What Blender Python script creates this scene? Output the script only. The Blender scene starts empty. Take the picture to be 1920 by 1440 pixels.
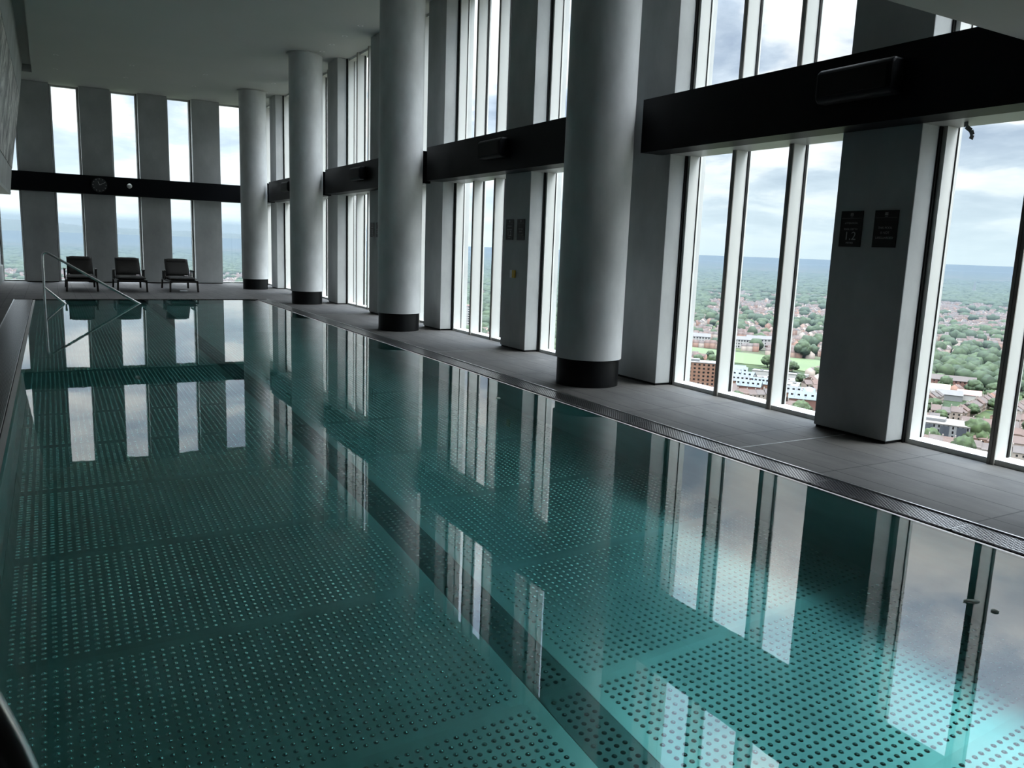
import bpy, bmesh, math, random
import numpy as np
from mathutils import Matrix, Vector
random.seed(7)
rng = np.random.default_rng(11)
S = bpy.context.scene
COL = S.collection

# ------------------------------------------------------------------ helpers
class MB:
    """collects shapes and links them as ONE mesh object"""
    def __init__(s): s.v = []; s.f = []; s.m = []; s.sm = []
    def add(s, vs, fs, m=0, smooth=False):
        b = len(s.v); s.v += [tuple(x) for x in vs]
        for f in fs: s.f.append(tuple(b + i for i in f)); s.m.append(m); s.sm.append(smooth)
        return s
    def box(s, x0, x1, y0, y1, z0, z1, m=0):
        v = [(x, y, z) for z in (z0, z1) for y in (y0, y1) for x in (x0, x1)]
        return s.add(v, [(0, 2, 3, 1), (4, 5, 7, 6), (0, 1, 5, 4), (2, 6, 7, 3), (0, 4, 6, 2), (1, 3, 7, 5)], m)
    def obox(s, c, ax, ay, az, m=0):
        c, ax, ay, az = map(Vector, (c, ax, ay, az))
        v = [c + ax * i + ay * j + az * k for k in (-1, 1) for j in (-1, 1) for i in (-1, 1)]
        return s.add(v, [(0, 2, 3, 1), (4, 5, 7, 6), (0, 1, 5, 4), (2, 6, 7, 3), (0, 4, 6, 2), (1, 3, 7, 5)], m)
    def bar(s, a, b, w, h, up=(0, 0, 1), m=0):
        a, b, up = Vector(a), Vector(b), Vector(up); d = (b - a); L = d.length; d /= L
        sd = d.cross(up).normalized(); u = sd.cross(d)
        return s.obox((a + b) / 2, d * (L / 2), sd * (w / 2), u * (h / 2), m)
    def prism(s, poly, axis, a0, a1, m=0):
        """poly = 2-D outline, extruded along axis 'x','y' or 'z'"""
        def P(p, a):
            if axis == 'y': return (p[0], a, p[1])
            if axis == 'x': return (a, p[0], p[1])
            return (p[0], p[1], a)
        n = len(poly); v = [P(p, a0) for p in poly] + [P(p, a1) for p in poly]
        f = [(i, (i + 1) % n, n + (i + 1) % n, n + i) for i in range(n)] + [tuple(range(n))[::-1], tuple(range(n, 2 * n))]
        return s.add(v, f, m)
    def lathe(s, prof, c=(0, 0, 0), n=48, m=0, smooth=True, axis='z'):
        v = []
        for r, h in prof:
            for i in range(n):
                a = 2 * math.pi * i / n; q = (r * math.cos(a), r * math.sin(a), h)
                if axis == 'y': q = (q[0], q[2], q[1])
                if axis == 'x': q = (q[2], q[0], q[1])
                v.append((c[0] + q[0], c[1] + q[1], c[2] + q[2]))
        f = []; k = len(prof)
        for j in range(k - 1):
            for i in range(n): f.append((j * n + i, j * n + (i + 1) % n, (j + 1) * n + (i + 1) % n, (j + 1) * n + i))
        s.add(v, f, m, smooth)
        if prof[0][0] > 1e-6: s.add(v[:n], [tuple(range(n))[::-1]], m)
        if prof[-1][0] > 1e-6: s.add(v[-n:], [tuple(range(n))], m)
        return s
    def tube(s, pts, r, n=16, m=0):
        pts = [Vector(p) for p in pts]; v = []; prev = None
        for i, p in enumerate(pts):
            t = (pts[min(i + 1, len(pts) - 1)] - pts[max(i - 1, 0)]).normalized()
            if prev is None:
                a = Vector((0, 0, 1)) if abs(t.z) < .9 else Vector((0, 1, 0)); x = t.cross(a).normalized()
            else: x = (prev - t * prev.dot(t)).normalized()
            prev = x; y = t.cross(x)
            for k in range(n):
                an = 2 * math.pi * k / n; v.append(p + (x * math.cos(an) + y * math.sin(an)) * r)
        f = [(i * n + k, i * n + (k + 1) % n, (i + 1) * n + (k + 1) % n, (i + 1) * n + k) for i in range(len(pts) - 1) for k in range(n)]
        s.add(v, f, m, True); s.add(v[:n], [tuple(range(n))[::-1]], m); s.add(v[-n:], [tuple(range(n))], m)
        return s
    def mesh(s, name, mats):
        me = bpy.data.meshes.new(name); me.from_pydata(s.v, [], s.f)
        for m in (mats if isinstance(mats, (list, tuple)) else [mats]): me.materials.append(m)
        me.polygons.foreach_set('material_index', s.m); me.polygons.foreach_set('use_smooth', s.sm)
        bm = bmesh.new(); bm.from_mesh(me); bmesh.ops.recalc_face_normals(bm, faces=bm.faces); bm.to_mesh(me); bm.free()
        me.update(); return me
    def build(s, name, mats, parent=None, bevel=0):
        return link(name, s.mesh(name, mats), parent, bevel)

def link(name, data, parent=None, bevel=0):
    o = bpy.data.objects.new(name, data); COL.objects.link(o)
    if parent: o.parent = parent
    if bevel:
        b = o.modifiers.new('edge', 'BEVEL'); b.width = bevel; b.segments = 2; b.limit_method = 'ANGLE'
    return o
def tag(o, label=None, cat=None, group=None, kind=None):
    for k, x in (('label', label), ('category', cat), ('group', group), ('kind', kind)):
        if x: o[k] = x
    return o
def empty(name, loc=(0, 0, 0), rz=0):
    o = bpy.data.objects.new(name, None); COL.objects.link(o); o.location = loc; o.rotation_euler = (0, 0, rz)
    o.empty_display_size = .1; return o
def kids(o, table):
    return table.get(o, [])
def copy_tree(o, parent=None):
    c = o.copy(); COL.objects.link(c)
    if parent: c.parent = parent
    for ch in list(o.children): copy_tree(ch, c)
    return c
def fillet(pts, r, n=8):
    pts = [Vector(p) for p in pts]; out = [pts[0]]
    for i in range(1, len(pts) - 1):
        a, b, c = pts[i - 1], pts[i], pts[i + 1]
        u, w = (a - b), (c - b); d = min(r, u.length * .48, w.length * .48); p, q = b + u.normalized() * d, b + w.normalized() * d
        for k in range(n + 1):
            t = k / n; out.append(p * (1 - t) ** 2 + b * 2 * t * (1 - t) + q * t * t)
    out.append(pts[-1]); return out

# ------------------------------------------------------------------ materials
def mat(name):
    m = bpy.data.materials.new(name); m.use_nodes = True; nt = m.node_tree
    for n in list(nt.nodes): nt.nodes.remove(n)
    return m, nt, (lambda t, **k: node(nt, t, **k))
def node(nt, t, **k):
    n = nt.nodes.new(t)
    for a, b in k.items():
        if a.startswith('i_'):
            key = a[2:]; key = int(key) if key.isdigit() else key.replace('_', ' ')
            n.inputs[key].default_value = b
        else: setattr(n, a, b)
    return n
def ramp(nt, stops, fac):
    r = nt.nodes.new('ShaderNodeValToRGB'); e = r.color_ramp.elements
    while len(e) < len(stops): e.new(.5)
    for q, (p, c) in zip(e, stops): q.position = p; q.color = (*c, 1)
    nt.links.new(fac, r.inputs[0]); return r.outputs[0]
def pbr(name, col, rough=.5, metal=0, var=0, scale=3, stretch=(1, 1, 1), bump=0, bscale=40, spec=.5, col2=None):
    m, nt, N = mat(name); L = nt.links.new
    p = N('ShaderNodeBsdfPrincipled', i_Roughness=rough, i_Metallic=metal); p.inputs['Specular IOR Level'].default_value = spec
    out = N('ShaderNodeOutputMaterial'); L(p.outputs[0], out.inputs[0])
    p.inputs['Base Color'].default_value = (*col, 1)
    if var or bump or col2:
        tc = N('ShaderNodeTexCoord'); mp = N('ShaderNodeMapping'); mp.inputs['Scale'].default_value = stretch; L(tc.outputs['Object'], mp.inputs[0])
    if var or col2:
        t = N('ShaderNodeTexNoise', i_Scale=scale, i_Detail=7, i_Roughness=.6); L(mp.outputs[0], t.inputs['Vector'])
        a = tuple(max(0, c * (1 - var)) for c in col); b = col2 or tuple(min(1, c * (1 + var)) for c in col)
        L(ramp(nt, [(.3, a), (.72, b)], t.outputs[0]), p.inputs['Base Color'])
    if bump:
        t2 = N('ShaderNodeTexNoise', i_Scale=bscale, i_Detail=5); L(mp.outputs[0], t2.inputs['Vector'])
        bp = N('ShaderNodeBump', i_Strength=bump, i_Distance=.01); L(t2.outputs[0], bp.inputs['Height']); L(bp.outputs[0], p.inputs['Normal'])
    return m
M = {}
M['concrete'] = pbr('polished_microcement', (.53, .54, .54), .55, var=.2, scale=1.6, stretch=(1, 1, .55), bump=.12, bscale=9)
M['pier'] = pbr('trowelled_cement_render', (.39, .405, .405), .6, var=.2, scale=1.3, stretch=(1, 1, .6), bump=.15, bscale=7)
M['ceil'] = pbr('painted_ceiling', (.42, .43, .415), .8, var=.03, scale=.6)
M['black'] = pbr('black_powder_coat', (.004, .005, .007), .5, spec=.12)
M['band'] = pbr('black_skirting', (.005, .0055, .006), .4, spec=.2)
M['white'] = pbr('white_aluminium', (.52, .53, .515), .4)
M['bronze'] = pbr('dark_bronze_cap', (.26, .25, .23), .45)
M['gasket'] = pbr('black_rubber', (.006, .006, .006), .6, spec=.2)
M['steel'] = pbr('brushed_stainless', (.62, .63, .63), .28, metal=1, var=.06, scale=8)
M['poolsteel'] = pbr('pool_stainless', (.80, .82, .82), .30, metal=.94, var=.12, scale=2.2, stretch=(1, .35, 1))
M['rail'] = pbr('polished_stainless', (.74, .73, .72), .27, metal=1)
M['stud'] = pbr('polished_stud', (.86, .88, .88), .2, metal=.96)
M['lanestud'] = pbr('polished_lane_stud', (.34, .36, .36), .2, metal=.9)
M['lane'] = pbr('blackened_lane_steel', (.28, .30, .30), .32, metal=.85, var=.15, scale=4)
M['trough'] = pbr('gutter_trough_dark', (.02, .022, .024), .5)
M['lip'] = pbr('matt_steel_lip', (.60, .60, .59), .5, metal=.6)
M['grate'] = pbr('grate_dark_steel', (.34, .34, .345), .28, metal=.95)
M['wicker'] = pbr('dark_brown_frame', (.018, .014, .012), .5)
M['cushion'] = pbr('charcoal_cushion', (.018, .016, .015), .9, var=.2, scale=30, bump=.2, bscale=300)
M['armtip'] = pbr('pale_arm_pad', (.45, .44, .42), .5)
M['sign'] = pbr('black_acrylic_sign', (.004, .004, .004), .35, spec=.3)
M['signtext'] = pbr('grey_sign_print', (.42, .42, .42), .6)
M['yellow'] = pbr('yellow_plastic', (.62, .42, .05), .5)
M['plastic'] = pbr('white_plastic', (.72, .72, .70), .4)
M['greymetal'] = pbr('grey_metal', (.25, .26, .26), .4)

def deck_mat():
    m, nt, N = mat('grey_porcelain_deck_tile'); L = nt.links.new
    p = N('ShaderNodeBsdfPrincipled', i_Roughness=.7); p.inputs['Specular IOR Level'].default_value = .25; out = N('ShaderNodeOutputMaterial'); L(p.outputs[0], out.inputs[0])
    tc = N('ShaderNodeTexCoord'); mp = N('ShaderNodeMapping'); mp.inputs['Rotation'].default_value = (0, 0, math.pi / 2); mp.inputs['Location'].default_value = (.31, .24, 0)
    L(tc.outputs['Object'], mp.inputs[0])
    br = N('ShaderNodeTexBrick', offset=.0, squash=1, i_Scale=1, i_Mortar_Size=.006, i_Mortar_Smooth=.1, i_Bias=0, i_Brick_Width=1.2, i_Row_Height=.36)
    br.inputs['Color1'].default_value = (.068, .066, .064, 1); br.inputs['Color2'].default_value = (.083, .080, .077, 1); br.inputs['Mortar'].default_value = (.02, .02, .02, 1)
    L(mp.outputs[0], br.inputs['Vector'])
    t = N('ShaderNodeTexNoise', i_Scale=3.5, i_Detail=8, i_Roughness=.65); m2 = N('ShaderNodeMapping'); m2.inputs['Scale'].default_value = (1.6, .5, 1); L(tc.outputs['Object'], m2.inputs[0]); L(m2.outputs[0], t.inputs['Vector'])
    mx = N('ShaderNodeMix', data_type='RGBA', blend_type='MULTIPLY'); mx.inputs[0].default_value = .8
    L(br.outputs[0], mx.inputs[6]); L(ramp(nt, [(.3, (.6, .6, .6)), (.7, (1.22, 1.2, 1.18))], t.outputs[0]), mx.inputs[7]); L(mx.outputs[2], p.inputs['Base Color'])
    b = N('ShaderNodeBump', i_Strength=.3, i_Distance=.003); L(t.outputs[0], b.inputs['Height']); L(b.outputs[0], p.inputs['Normal'])
    return m
M['darkwall'] = pbr('low_bounce_wall', (.03, .03, .032), .7, var=.1)  # near-black for unseen walls, chosen to cut bounce on the near piers
M['deck'] = deck_mat()

def stone_mat():
    m, nt, N = mat('streaked_stone_cladding'); L = nt.links.new
    p = N('ShaderNodeBsdfPrincipled', i_Roughness=.55); out = N('ShaderNodeOutputMaterial'); L(p.outputs[0], out.inputs[0])
    tc = N('ShaderNodeTexCoord'); mp = N('ShaderNodeMapping'); mp.inputs['Scale'].default_value = (1, .55, .5); L(tc.outputs['Object'], mp.inputs[0])
    t = N('ShaderNodeTexNoise', i_Scale=2.2, i_Detail=10, i_Roughness=.75, i_Distortion=.6); L(mp.outputs[0], t.inputs['Vector'])
    L(ramp(nt, [(.40, (.13, .12, .11)), (.5, (.42, .40, .38)), (.60, (.82, .80, .76))], t.outputs[0]), p.inputs['Base Color'])
    b = N('ShaderNodeBump', i_Strength=.5, i_Distance=.02); L(t.outputs[0], b.inputs['Height']); L(b.outputs[0], p.inputs['Normal'])
    return m
M['stone'] = stone_mat()

def glass_mat():
    m, nt, N = mat('clear_window_glass'); L = nt.links.new
    tr = N('ShaderNodeBsdfTransparent'); tr.inputs[0].default_value = (.965, .985, .985, 1)
    gl = N('ShaderNodeBsdfGlossy', i_Roughness=0.0); lw = N('ShaderNodeLayerWeight', i_Blend=.5); pw = N('ShaderNodeMath', operation='POWER'); pw.inputs[1].default_value = 6
    ma = N('ShaderNodeMath', operation='MULTIPLY_ADD'); ma.inputs[1].default_value = .10; ma.inputs[2].default_value = .015; mx = N('ShaderNodeMixShader')
    L(lw.outputs['Facing'], pw.inputs[0]); L(pw.outputs[0], ma.inputs[0]); L(ma.outputs[0], mx.inputs[0]); L(tr.outputs[0], mx.inputs[1]); L(gl.outputs[0], mx.inputs[2])
    out = N('ShaderNodeOutputMaterial'); L(mx.outputs[0], out.inputs[0]); return m
M['glass'] = glass_mat()

WATER_TINT = (.52, .98, .955)
def water_mat():
    m, nt, N = mat('pool_water'); L = nt.links.new
    tc = N('ShaderNodeTexCoord'); t = N('ShaderNodeTexNoise', i_Scale=2.2, i_Detail=3); L(tc.outputs['Object'], t.inputs['Vector'])
    b = N('ShaderNodeBump', i_Strength=.006, i_Distance=.05); L(t.outputs[0], b.inputs['Height'])
    rf = N('ShaderNodeBsdfRefraction', i_IOR=1.333, i_Roughness=0.0); rf.inputs[0].default_value = (*WATER_TINT, 1)
    gl = N('ShaderNodeBsdfGlossy', i_Roughness=0.0); fr = N('ShaderNodeFresnel', i_IOR=1.56); mx = N('ShaderNodeMixShader')
    for n in (rf, gl, fr): L(b.outputs[0], n.inputs['Normal'])
    L(fr.outputs[0], mx.inputs[0]); L(rf.outputs[0], mx.inputs[1]); L(gl.outputs[0], mx.inputs[2])
    out = N('ShaderNodeOutputMaterial'); L(mx.outputs[0], out.inputs[0]); return m
M['water'] = water_mat()

# ------------------------------------------------------------------ camera
R3 = dict(f=1496.9, pitch=.169113, roll=-.037142, yaw=.524042)
def make_camera():
    cy, sy = math.cos(R3['yaw']), math.sin(R3['yaw']); cp, sp = math.cos(R3['pitch']), math.sin(R3['pitch'])
    fwd = Vector((sy * cp, cy * cp, -sp)); right = Vector((cy, -sy, 0)); down = fwd.cross(right)
    c, s = math.cos(R3['roll']), math.sin(R3['roll'])
    r2 = c * right + s * down; d2 = -s * right + c * down
    mw = Matrix((( r2.x, -d2.x, -fwd.x, 0), (r2.y, -d2.y, -fwd.y, 0), (r2.z, -d2.z, -fwd.z, 1.6), (0, 0, 0, 1)))
    cam = bpy.data.cameras.new('camera'); cam.sensor_fit = 'HORIZONTAL'; cam.sensor_width = 36; cam.lens = R3['f'] / 1920 * 36
    cam.clip_start = .05; cam.clip_end = 40000
    o = bpy.data.objects.new('camera', cam); COL.objects.link(o); o.matrix_world = mw; S.camera = o
make_camera()

# ------------------------------------------------------------------ room constants
PX0, PX1, PY0, PY1, PD = -.37, 4.65, .58, 21.83, 1.2      # pool basin
GX = 6.76                                                  # glass line of the long facade
FY = 29.6                                                  # glass line of the end facade
ZC = 6.03                                                  # ceiling
YB = -1.9                                                  # back wall
PIER_Y = [4.32 + 3.155 * k for k in range(-2, 8)]          # near edges of the long-side piers
PW = .78
COLY = [7.9, 14.07, 20.33, 26.3]; COLX = 5.62

# floor deck (one continuous slab with the pool cut out)
b = MB()
xs = [-1.6, -.80, PX1 + .31, 6.95]
b.box(xs[0], xs[1], YB - .2, FY + .2, -.3, 0)
b.box(xs[2], xs[3], YB - .2, FY + .2, -.3, 0)
b.box(xs[1], xs[2], PY1, FY + .2, -.3, 0)
b.box(xs[1], xs[2], YB - .2, PY0, -.3, 0)
tag(b.build('floor', M['deck']), 'grey stone tiled pool deck around the basin', 'floor', kind='structure')
# pale movement joints across the deck
for i, y in enumerate((4.73, 11.0, 17.3)):
    o = MB().box(xs[2] + .005, 6.33, y - .006, y + .006, .0, .0025).build('trim_%d' % (i + 1), M['greymetal'])
    tag(o, ('pale movement joint across the deck beside the nearest signed pier', 'pale movement joint across the deck beside the second signed pier', 'pale movement joint across the deck beside the third signed pier')[i], 'joint', kind='structure')

# ceiling with a recessed slot along the left
b = MB()
b.box(-.20, 6.95, YB - .2, FY + .2, ZC, ZC + .3)
b.box(-1.6, -.20, 27.7, FY + .2, ZC, ZC + .3)
b.box(-1.6, -.20, YB - .2, 27.7, ZC + .2, ZC + .3)
tag(b.build('ceiling', M['ceil']), 'plain grey painted ceiling over the pool hall', 'ceiling', kind='structure')
# lower ceiling block at the near right
tag(MB().box(3.2, 6.0, YB, 3.30, 3.12, ZC).build('ceiling_soffit', M['ceil']), 'lowered grey ceiling block above the near windows', 'ceiling', kind='structure')

# left wall: low wall + leaning stone bulkhead; unseen near stretch darkened to cut bounce
b = MB(); b.box(-1.6, -1.34, 9, FY + .2, .5, ZC + .2); b.box(-1.6, -1.30, YB, FY + .2, 0, .5, 1); b.box(-1.6, -1.30, YB, 9, .5, ZC + .2, 2)
tag(b.build('wall_left', [M['pier'], M['greymetal'], M['darkwall']]), 'grey left wall below the leaning bulkhead', 'wall', kind='structure')
lean = lambda z: -.42 - .15 * (ZC - z)
bulk = tag(empty('stone_bulkhead', (-.9, 13, 2.6)), 'leaning stone clad bulkhead hung along the left of the pool', 'bulkhead', kind='structure')
def bpart(name, poly, m):
    o = MB().prism(poly, 'y', 9, 27.5).build(name, m); o.parent = bulk; o.matrix_parent_inverse = Matrix.Translation((.9, -13, -2.6)); return o
bpart('frieze', [(lean(ZC), ZC + .19), (lean(5.30), 5.30), (-1.33, 5.30), (-1.33, ZC + .19)], M['pier'])
bpart('stone_face', [(lean(5.29) - .004, 5.29), (lean(3.29), 3.29), (-1.33, 3.29), (-1.33, 5.29)], M['stone'])
bpart('lower_band', [(lean(3.28) - .01, 3.28), (-.905, 2.64), (-1.33, 2.64), (-1.33, 3.28)], M['concrete'])
bpart('bottom_trim', [(-.895, 2.635), (-.91, 2.57), (-1.33, 2.57), (-1.33, 2.635)], M['white'])
tag(MB().box(-1.6, 6.95, YB - .2, YB, -.3, ZC + .3).build('wall_back', M['darkwall']), 'unseen dark back wall behind the pool end', 'wall', kind='structure')  # out of view, kept near-black to cut bounce light

# ------------------------------------------------------------------ piers and windows of the long side
def pier(x0, x1, y0, y1, label, group):
    t = tag(empty('concrete_pier', ((x0 + x1) / 2, (y0 + y1) / 2, 0)), label, 'pier', group)
    ox, oy = t.location.x, t.location.y
    MB().box(x0 - ox, x1 - ox, y0 - oy, y1 - oy, .025, ZC - .003).build('shaft', M['pier'], t, .006)
    MB().box(x0 - ox + .015, x1 - ox - .015, y0 - oy + .015, y1 - oy - .015, 0, .025).build('shadow_gap_base', M['gasket'], t)
    return t
PL = ['unseen', 'unseen', 'wide dark pier with two black signs, nearest to the camera', 'grey pier behind the nearest round column',
      'dark pier with two black signs and a yellow switch plate', 'grey pier behind the second nearest round column',
      'grey pier with two black signs just left of the second nearest column', 'grey pier right behind the third round column',
      'grey signed pier between the two farthest round columns', 'grey pier behind the farthest round column near the corner']
for k, y in enumerate(PIER_Y):
    if k < 1: continue
    pier(6.34, 6.90, y, y + PW, PL[k] if k > 1 else 'dark pier just outside the right edge beside the lowered ceiling', 'piers along the window side')

mull_mesh = {}
def window(n, axis, a0, a1, g, nm, label, z1=ZC, z0=0.0):
    """axis 'y': opening runs along Y with glass at x=g ; axis 'x': opening runs along X with glass at y=g"""
    t = tag(empty('window_%d' % n, (g, (a0 + a1) / 2, 0) if axis == 'y' else ((a0 + a1) / 2, g, 0)), label, 'window', kind='structure')
    c = (a0 + a1) / 2; d = .19 if axis == 'y' else .12
    def bx(m, u0, u1, d0, d1, q0, q1):
        if axis == 'y': m.box(d0, d1, u0 - c, u1 - c, q0, q1)
        else: m.box(u0 - c, u1 - c, d0, d1, q0, q1)
        return m
    for u0, u1 in ((a0 + .015, a0 + .055), (a1 - .055, a1 - .015)): bx(MB(), u0, u1, -d + .03, .03, z0, z1).build('jamb', M['white'], t)
    for u0, u1 in ((a0, a0 + .015), (a1 - .015, a1)): bx(MB(), u0, u1, -d - .003, .05, z0, z1).build('shadow_gap', M['gasket'], t)
    bx(MB(), a0 + .055, a1 - .055, -d + .02, .03, z0, z0 + .045).build('sill', M['white'], t)
    bx(MB(), a0 + .055, a1 - .055, -d + .06, .03, z1 - .05, z1).build('head', M['white'], t)
    step = (a1 - a0) / (nm + 1); edges = [a0 + .055]
    for i in range(nm):
        u = a0 + step * (i + 1)
        mu = bx(MB(), u - .027, u + .027, -d + .012, .05, z0, z1).build('mullion', M['white'], t)
        cp = MB(); bx(cp, u - .029, u - .003, -d, -d + .0118, z0, z1); bx(cp, u + .003, u + .029, -d, -d + .0118, z0, z1); bx(cp, u - .003, u + .003, -d + .006, -d + .0118, z0, z1)
        cp.build('dark_cap', M['bronze'], mu)
        gk = MB(); bx(gk, u - .038, u - .0272, -.012, .02, z0 + .045, z1 - .05); bx(gk, u + .0272, u + .038, -.012, .02, z0 + .045, z1 - .05); gk.build('gasket', M['gasket'], mu)
        edges += [u - .038, u + .038]
    edges.append(a1 - .055)
    for e0, e1 in zip(edges[::2], edges[1::2]): bx(MB(), e0 + .001, e1 - .001, .0, .008, z0 + .046, z1 - .051).build('pane', M['glass'], t)
    ga = MB(); bx(ga, a0 + .0552, a0 + .063, -.012, -.001, z0 + .045, z1 - .05); bx(ga, a1 - .063, a1 - .0552, -.012, -.001, z0 + .045, z1 - .05); ga.build('gasket', M['gasket'], t)
    return t
wn = 0
WL = ['tall window right of the nearest signed pier', 'three light window between nearest signed pier and nearest round column',
      'narrow glimpsed window left of the nearest round column', 'three light window left of the yellow switch pier', 'window seen between second column and its right pier',
      'window left of the second nearest round column', 'thin sliver of window right of the third round column', 'window between third and farthest round columns', 'window by the far corner behind the farthest column']
spans = [(PIER_Y[k] + PW, PIER_Y[k + 1]) for k in range(1, 9)] + [(PIER_Y[9] + PW, 28.9)]
tag(MB().box(6.36, 6.9, YB, PIER_Y[1] - .002, 0, ZC).build('light_block_wall', M['darkwall']), 'unseen dark wall added right of the pool to cut near light', 'wall', kind='structure')  # unseen wall closing a window bay, added to cut light on the near pier
for k, (a0, a1) in enumerate(spans):
    wn += 1; window(wn, 'y', a0, a1, GX, 2 if k < 8 else 1, WL[k])
# corner post and the end wall
FP = [(-.69, .20), (1.0, 1.87), (2.66, 3.53), (4.28, 5.15), (5.95, 6.88)]
FL = ['far pier at the left end behind the handrail post', 'far pier left of the middle lounger, under the clock', 'far pier between the middle and right loungers',
      'far pier right of the right lounger', 'corner pier hidden behind the farthest round column']
for (x0, x1), l in zip(FP, FL): pier(x0, x1, 29.2, 29.75, l, 'piers of the far end wall')
fs = [(-1.34, -.69), (.20, 1.0), (1.87, 2.66), (3.53, 4.28), (5.15, 5.95)]
fl = ['far window at the left wall under the bulkhead', 'far window behind the left lounger', 'far window behind the middle lounger', 'far window behind the right lounger', 'far window beside the farthest round column']
for (x0, x1), l in zip(fs, fl):
    wn += 1; window(wn, 'x', x0, x1, FY, 0, l)

# ------------------------------------------------------------------ black transom beams
ends = [YB]
for y in COLY: ends += [y - .27, y + .27]
ends.append(28.95)
BL = ['black transom beam from the nearest column past the lowered ceiling', 'black transom beam between the nearest and second columns', 'black transom beam between the second and third columns',
      'black transom beam between the third and farthest columns', 'short black transom beam from the farthest column to the corner']
for i, (a0, a1) in enumerate(zip(ends[::2], ends[1::2])):
    o = MB().box(6.02, 6.335, a0, a1, 2.74, 3.33).build('transom_beam', M['black'])
    tag(o, BL[i], 'beam', kind='structure')
# transom shelf returning to the glass in every opening
for k, (a0, a1) in enumerate(spans):
    o = MB().box(6.336, GX - .02, a0 + .002, a1 - .002, 2.74, 3.33).build('transom_shelf', M['greymetal'])
    tag(o, 'pale transom return to the glass in the ' + WL[k].replace('tall window', 'tall opening').replace('window', 'opening'), 'beam', kind='structure')
o = MB().box(-1.3, 6.0, 29.0, 29.195, 2.78, 3.35).build('transom_beam', M['black']); tag(o, 'long black transom beam across the far end wall', 'beam', kind='structure')
for (x0, x1), l in zip(fs, fl):
    o = MB().box(x0 + .002, x1 - .002, 29.196, FY - .02, 2.78, 3.35).build('transom_shelf', M['black']); tag(o, 'transom return to the glass in the ' + l.replace('window', 'opening'), 'beam', kind='structure')

# ------------------------------------------------------------------ round columns
CL = ['nearest and largest round concrete column on black skirting', 'second nearest round concrete column on black skirting',
      'third round concrete column from the camera on black skirting', 'farthest and smallest round concrete column by the end wall']
for y, l in zip(COLY, CL):
    t = tag(empty('round_column', (COLX, y, 0)), l, 'column', 'round columns along the pool')
    MB().lathe([(.40, .325), (.40, ZC - .03)], n=72).build('shaft', M['concrete'], t)
    MB().lathe([(.376, 0), (.376, .324)], n=72).build('skirting', M['band'], t)
    MB().lathe([(.45, ZC - .03), (.45, ZC - .002)], n=64).build('ceiling_collar', M['ceil'], t)

# ------------------------------------------------------------------ the pool
pool = tag(empty('swimming_pool', (2.14, 11.2, 0)), 'long stainless steel lap pool with studded floor', 'pool')
def inpool(o, parent=pool):
    o.parent = parent; return o
OX, OY = 2.14, 11.2
def panel_mesh(name, w, l, margin, m, pitch=.0485, r=.0135, h=.0072):
    nx = int((w - 2 * margin) / pitch) + 1; ny = int((l - .11) / pitch) + 1
    gx = (np.arange(nx) - (nx - 1) / 2) * pitch; gy = (np.arange(ny) - (ny - 1) / 2) * pitch
    prof = [(r, 0.0), (r * .82, h * .42), (r * .5, h * .82)]; n = 10
    base = []
    for rr, z in prof:
        for i in range(n): a = 2 * math.pi * i / n; base.append((rr * math.cos(a), rr * math.sin(a), z))
    base.append((0, 0, h)); base = np.array(base); nb = len(base)
    C = np.stack(np.meshgrid(gx, gy, indexing='ij'), -1).reshape(-1, 2)
    V = (base[None] + np.concatenate([C, np.zeros((len(C), 1))], 1)[:, None]).reshape(-1, 3)
    q = []
    for j in range(2):
        for i in range(n): q.append((j * n + i, j * n + (i + 1) % n, (j + 1) * n + (i + 1) % n, (j + 1) * n + i))
    t = [(2 * n + i, 2 * n + (i + 1) % n, 3 * n) for i in range(n)]
    loops = [i for f in q for i in f] + [i for f in t for i in f]; sizes = [4] * len(q) + [3] * len(t)
    off = (np.arange(len(C)) * nb)[:, None]
    LV = (np.array(loops)[None] + off).reshape(-1); SZ = np.tile(sizes, len(C))
    # the flat sheet
    b0 = len(V); V = np.concatenate([V, [(-w / 2, -l / 2, 0), (w / 2, -l / 2, 0), (w / 2, l / 2, 0), (-w / 2, l / 2, 0), (-w / 2, -l / 2, -.01), (w / 2, -l / 2, -.01), (w / 2, l / 2, -.01), (-w / 2, l / 2, -.01)]])
    ex = [(0, 1, 2, 3), (7, 6, 5, 4), (0, 4, 5, 1), (1, 5, 6, 2), (2, 6, 7, 3), (3, 7, 4, 0)]
    LV = np.concatenate([LV, np.array([b0 + i for f in ex for i in f])]); SZ = np.concatenate([SZ, [4] * 6])
    me = bpy.data.meshes.new(name); me.vertices.add(len(V)); me.vertices.foreach_set('co', V.astype(np.float32).ravel())
    me.loops.add(len(LV)); me.loops.foreach_set('vertex_index', LV.astype(np.int32))
    st = np.concatenate([[0], np.cumsum(SZ)[:-1]]); me.polygons.add(len(SZ)); me.polygons.foreach_set('loop_start', st.astype(np.int32))
    sm = np.ones(len(SZ), bool); sm[-6:] = False; me.polygons.foreach_set('use_smooth', sm); me.materials.append(m); me.materials.append(M['lanestud' if m is M['lane'] else 'stud']); me.polygons.foreach_set('material_index', sm.astype(np.int32)); me.update(); me.validate(); return me
NP = 17; PLN = (PY1 - PY0) / NP
mL = panel_mesh('floor_panel', 1.99 - PX0, PLN, .075, M['poolsteel'])
mR = panel_mesh('floor_panel', PX1 - 2.25, PLN, .075, M['poolsteel'])
mM = panel_mesh('lane_marking_panel', .26 - .008, PLN, .04, M['lane'])
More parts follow.
